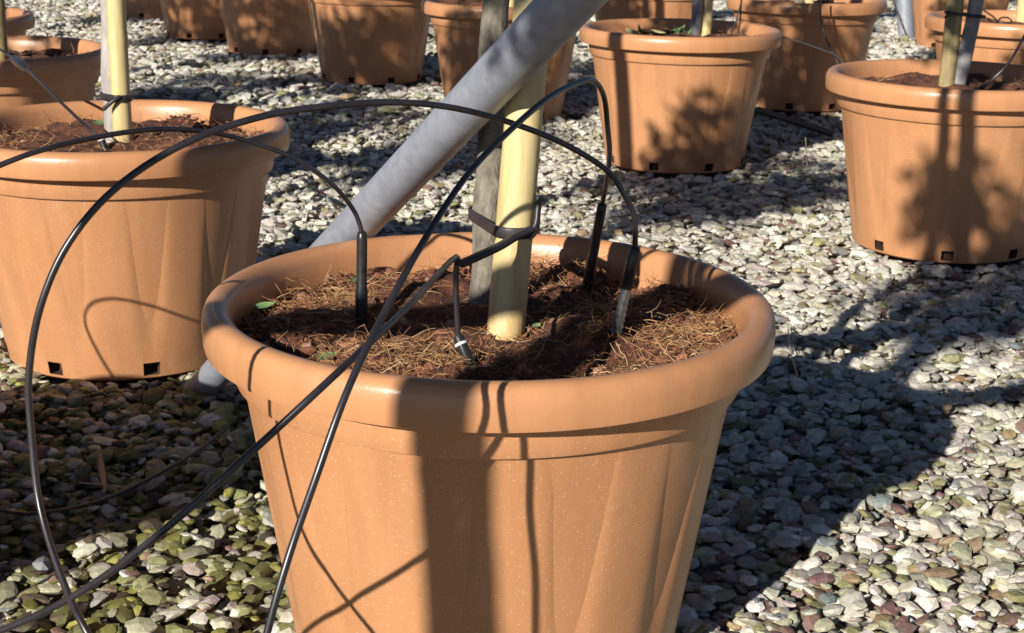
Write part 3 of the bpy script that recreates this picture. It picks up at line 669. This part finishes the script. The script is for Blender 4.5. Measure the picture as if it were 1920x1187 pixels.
drip_tube([(-0.047, 1.248, 0.371), (-0.049, 1.250, 0.405), (-0.049, 1.250, 0.434), (-0.048, 1.248, 0.442), (-0.052, 1.235, 0.444), (-0.069, 1.150, 0.443), (-0.081, 1.080, 0.444), (-0.114, 0.950, 0.440), (-0.167, 0.915, 0.396), (-0.230, 0.900, 0.340), (-0.297, 0.935, 0.278), (-0.366, 0.965, 0.231), (-0.445, 0.980, 0.196), (-0.50, 0.99, 0.18), (-0.56, 1.0, 0.08), (-0.62, 1.02, 0.008)],
          'black tube kinked above the front dripper, running to lower left corner', 0.00265, tips=[((-0.047, 1.248, 0.371), (-0.027, 1.226, 0.332), 'ring')])
drip_tube([(-0.641, 2.280, 0.362), (-0.668, 2.300, 0.377), (-0.732, 2.380, 0.404), (-0.798, 2.500, 0.417), (-0.898, 2.700, 0.423), (-0.981, 2.850, 0.428), (-1.094, 3.000, 0.444), (-1.25, 3.05, 0.40), (-1.4, 3.05, 0.2), (-1.5, 3.02, 0.01)],
          'thin black tube running down into the left pot soil', 0.0026, tips=[((-0.641, 2.280, 0.364), (-0.630, 2.28, 0.333), 'ring')])
lt = [o_ for o_ in COL.objects if o_.get('label') == 'thin black tube running down into the left pot soil'][0]
obj('joiner', tube_mesh('joiner', [np.array(p_) - np.array(lt.location) for p_ in ((-0.858, 2.62, 0.421), (-0.872, 2.648, 0.422), (-0.885, 2.674, 0.4225), (-0.916, 2.735, 0.424), (-0.93, 2.76, 0.425))], [0.003, 0.0075, 0.0085, 0.0085, 0.003], MAT['dripper'], 10), lt)
loop = [(-0.70, 1.90, 0.01), (-0.706, 1.86, 0.16), (-0.736, 1.782, 0.291), (-0.765, 1.728, 0.334), (-0.805, 1.69, 0.366), (-0.847, 1.667, 0.389), (-0.892, 1.656, 0.399), (-0.925, 1.658, 0.386), (-0.935, 1.663, 0.359), (-0.921, 1.669, 0.315), (-0.895, 1.679, 0.256), (-0.84, 1.69, 0.15), (-0.78, 1.70, 0.04), (-0.70, 1.68, 0.010), (-0.619, 1.664, 0.010), (-0.570, 1.655, 0.012), (-0.499, 1.701, 0.012), (-0.429, 1.839, 0.012), (-0.40, 1.95, 0.010)]
drip_tube(loop, 'thin dark tube lying on the mossy gravel at left edge', 0.0022, 'tube')
drip_tube([(0.973, 4.90, 0.42), (0.986, 4.90, 0.323), (1.004, 4.88, 0.266), (1.026, 4.86, 0.222), (1.07, 4.80, 0.12), (1.08, 4.7, 0.01)], 'thin black tube hanging in front of the pot at top right', 0.0030)
drip_tube([(0.66, 4.35, 0.33), (0.695, 4.35, 0.340), (0.743, 4.10, 0.346), (0.750, 3.70, 0.362), (0.740, 3.45, 0.372), (0.733, 3.33, 0.358)], 'thin grey tube leading to the rim of the right pot', 0.0022, 'tube_grey')
drip_tube([(0.945, 3.02, 0.365), (0.965, 3.01, 0.389), (0.994, 3.02, 0.420), (1.047, 3.10, 0.471), (1.085, 3.15, 0.521), (1.2, 3.3, 0.5), (1.32, 3.5, 0.2), (1.36, 3.6, 0.01)], 'black tube curving down into soil of the right pot', 0.0028, tips=[((0.945, 3.02, 0.367), (0.925, 3.03, 0.338), 'grooved')])
drip_tube([(0.60, 4.24, 0.338), (0.615, 4.26, 0.37), (0.635, 4.30, 0.43), (0.65, 4.4, 0.48), (0.68, 4.6, 0.2), (0.7, 4.7, 0.01)], 'short grey tube in the soil of the middle pot', 0.0024, 'tube_grey')
drip_tube([(1.781, 7.300, 0.316), (1.808, 7.300, 0.216), (1.849, 7.300, 0.129), (1.888, 7.300, 0.045)], 'thin pale tube hanging in front of the grey post', 0.005, 'tube_grey')
drip_tube([(1.442, 4.550, 0.357), (1.457, 4.560, 0.372), (1.485, 4.580, 0.372), (1.495, 4.570, 0.362), (1.471, 4.550, 0.356), (1.451, 4.560, 0.362), (1.443, 4.600, 0.375), (1.441, 4.660, 0.382), (1.435, 4.720, 0.396)], 'small curled black tube on soil of the top right pot', 0.0026)
sup = obj('supply_pipe', tube_mesh('supply_pipe', spline([(0.55, 5.4, 0.012), (0.72, 5.17, 0.014), (0.83, 4.98, 0.014), (0.93, 4.70, 0.014), (1.0, 4.47, 0.014), (1.15, 4.0, 0.014), (1.45, 3.5, 0.014)], 0.04), np.array([0.011]), MAT['tube'], 12)); tag(sup, 'thick black supply pipe lying on shaded gravel behind the right pot', 'pipe')

# ------------------------------------------------------------------ small leaves
def leaf_mesh(L, W, m, curl=0.25):
    V, Fc, n = [], [], 8
    for j in range(n + 1):
        t = j / n; wd = W * math.sin(math.pi * min(0.97, 0.06 + 0.94 * t)) ** 0.8
        for s in (-1, 0, 1): V.append((L * (t - 0.5), s * wd, abs(s) * wd * curl + L * curl * (t - 0.5) ** 2))
    for j in range(n):
        for k in (0, 1): Fc.append((j * 3 + k, j * 3 + k + 1, j * 3 + k + 4, j * 3 + k + 3))
    nv = len(V); V += [(a, b, c - 0.0004) for a, b, c in V]; Fc += [tuple(i + nv for i in f[::-1]) for f in Fc]
    return mesh('leaf', V, Fc, m, True)
LEAF, DEAD = leaf_mesh(0.020, 0.0055, MAT['weed'], 0.45), leaf_mesh(0.06, 0.006, MAT['deadleaf'], 0.25)
for p, rz, s, lab in (((-0.245, 1.412, 0.347), 0.3, 1.1, 'dark green leaf at the left side of the foreground soil'), ((-0.168, 1.520, 0.346), 1.2, 0.7, 'green leaf behind the left dripper in the foreground soil'),
                      ((0.023, 1.362, 0.347), 0.8, 0.6, 'small pale green leaf at the foot of the thick stake'), ((-0.164, 1.262, 0.345), 0.5, 1.0, 'green leaf by the front left rim of the foreground pot'),
                      ((-0.704, 2.240, 0.350), 0.1, 1.5, 'pale green leaf on the front soil of the left pot'), ((-0.690, 2.47, 0.352), 0.6, 1.6, 'green leaf behind the pale trunk in the left pot')):
    o = obj('leaf', LEAF, None, p, rz); o.scale = (s, s, s); o.rotation_euler = (0.25, -0.15, rz); tag(o, lab, 'leaf', 'small green leaves on the soil')
def weed(loc, n, seed, label, m, L=0.05):
    w_ = empty('weed', loc); tag(w_, label, 'weed', 'weeds growing in the middle pot'); r_ = np.random.default_rng(seed); me = leaf_mesh(L, L * 0.16, m, 0.5)
    for k in range(n):
        o_ = obj('leaf', me, w_, (r_.normal(0, 0.016), r_.normal(0, 0.012), 0.012 + r_.uniform(0, 0.014))); o_.rotation_euler = (r_.normal(0, 0.5), -r_.uniform(0.1, 0.9), r_.uniform(0, 6.28))
weed((0.345, 4.06, 0.340), 9, 3, 'pale straggling weed at the left of the middle pot', MAT['straw'], 0.042)
weed((0.445, 4.10, 0.340), 7, 4, 'green weed left of the dark stem in middle pot', MAT['weed'], 0.034)
o = obj('dead_leaf', DEAD, None, (-0.525, 1.78, 0.014), -1.25); o.scale = (2.4, 0.75, 1.2); tag(o, 'long brown dead leaf lying on shaded gravel at left', 'leaf')
for pts_, lab in [([(0.483, 2.502, 0.016), (0.461, 2.339, 0.014), (0.451, 2.222, 0.012)], 'dry straw on the gravel right of the foreground rim'), ([(0.787, 3.946, 0.006), (0.798, 4.031, 0.045), (0.795, 4.047, 0.085)], 'upright dry stalk in the gravel left of the right pot'), ([(-0.545, 1.745, 0.014), (-0.511, 1.735, 0.016), (-0.480, 1.735, 0.013)], 'short pale straw on shaded gravel beside the dead leaf')]:
    b_ = np.array(pts_[0]); o = obj('straw', tube_mesh('straw', spline([np.array(p_) - b_ for p_ in pts_], 0.01), np.array([0.0011]), MAT['straw_dry'], 5), None, tuple(b_)); tag(o, lab, 'straw', 'dry straws on the gravel')
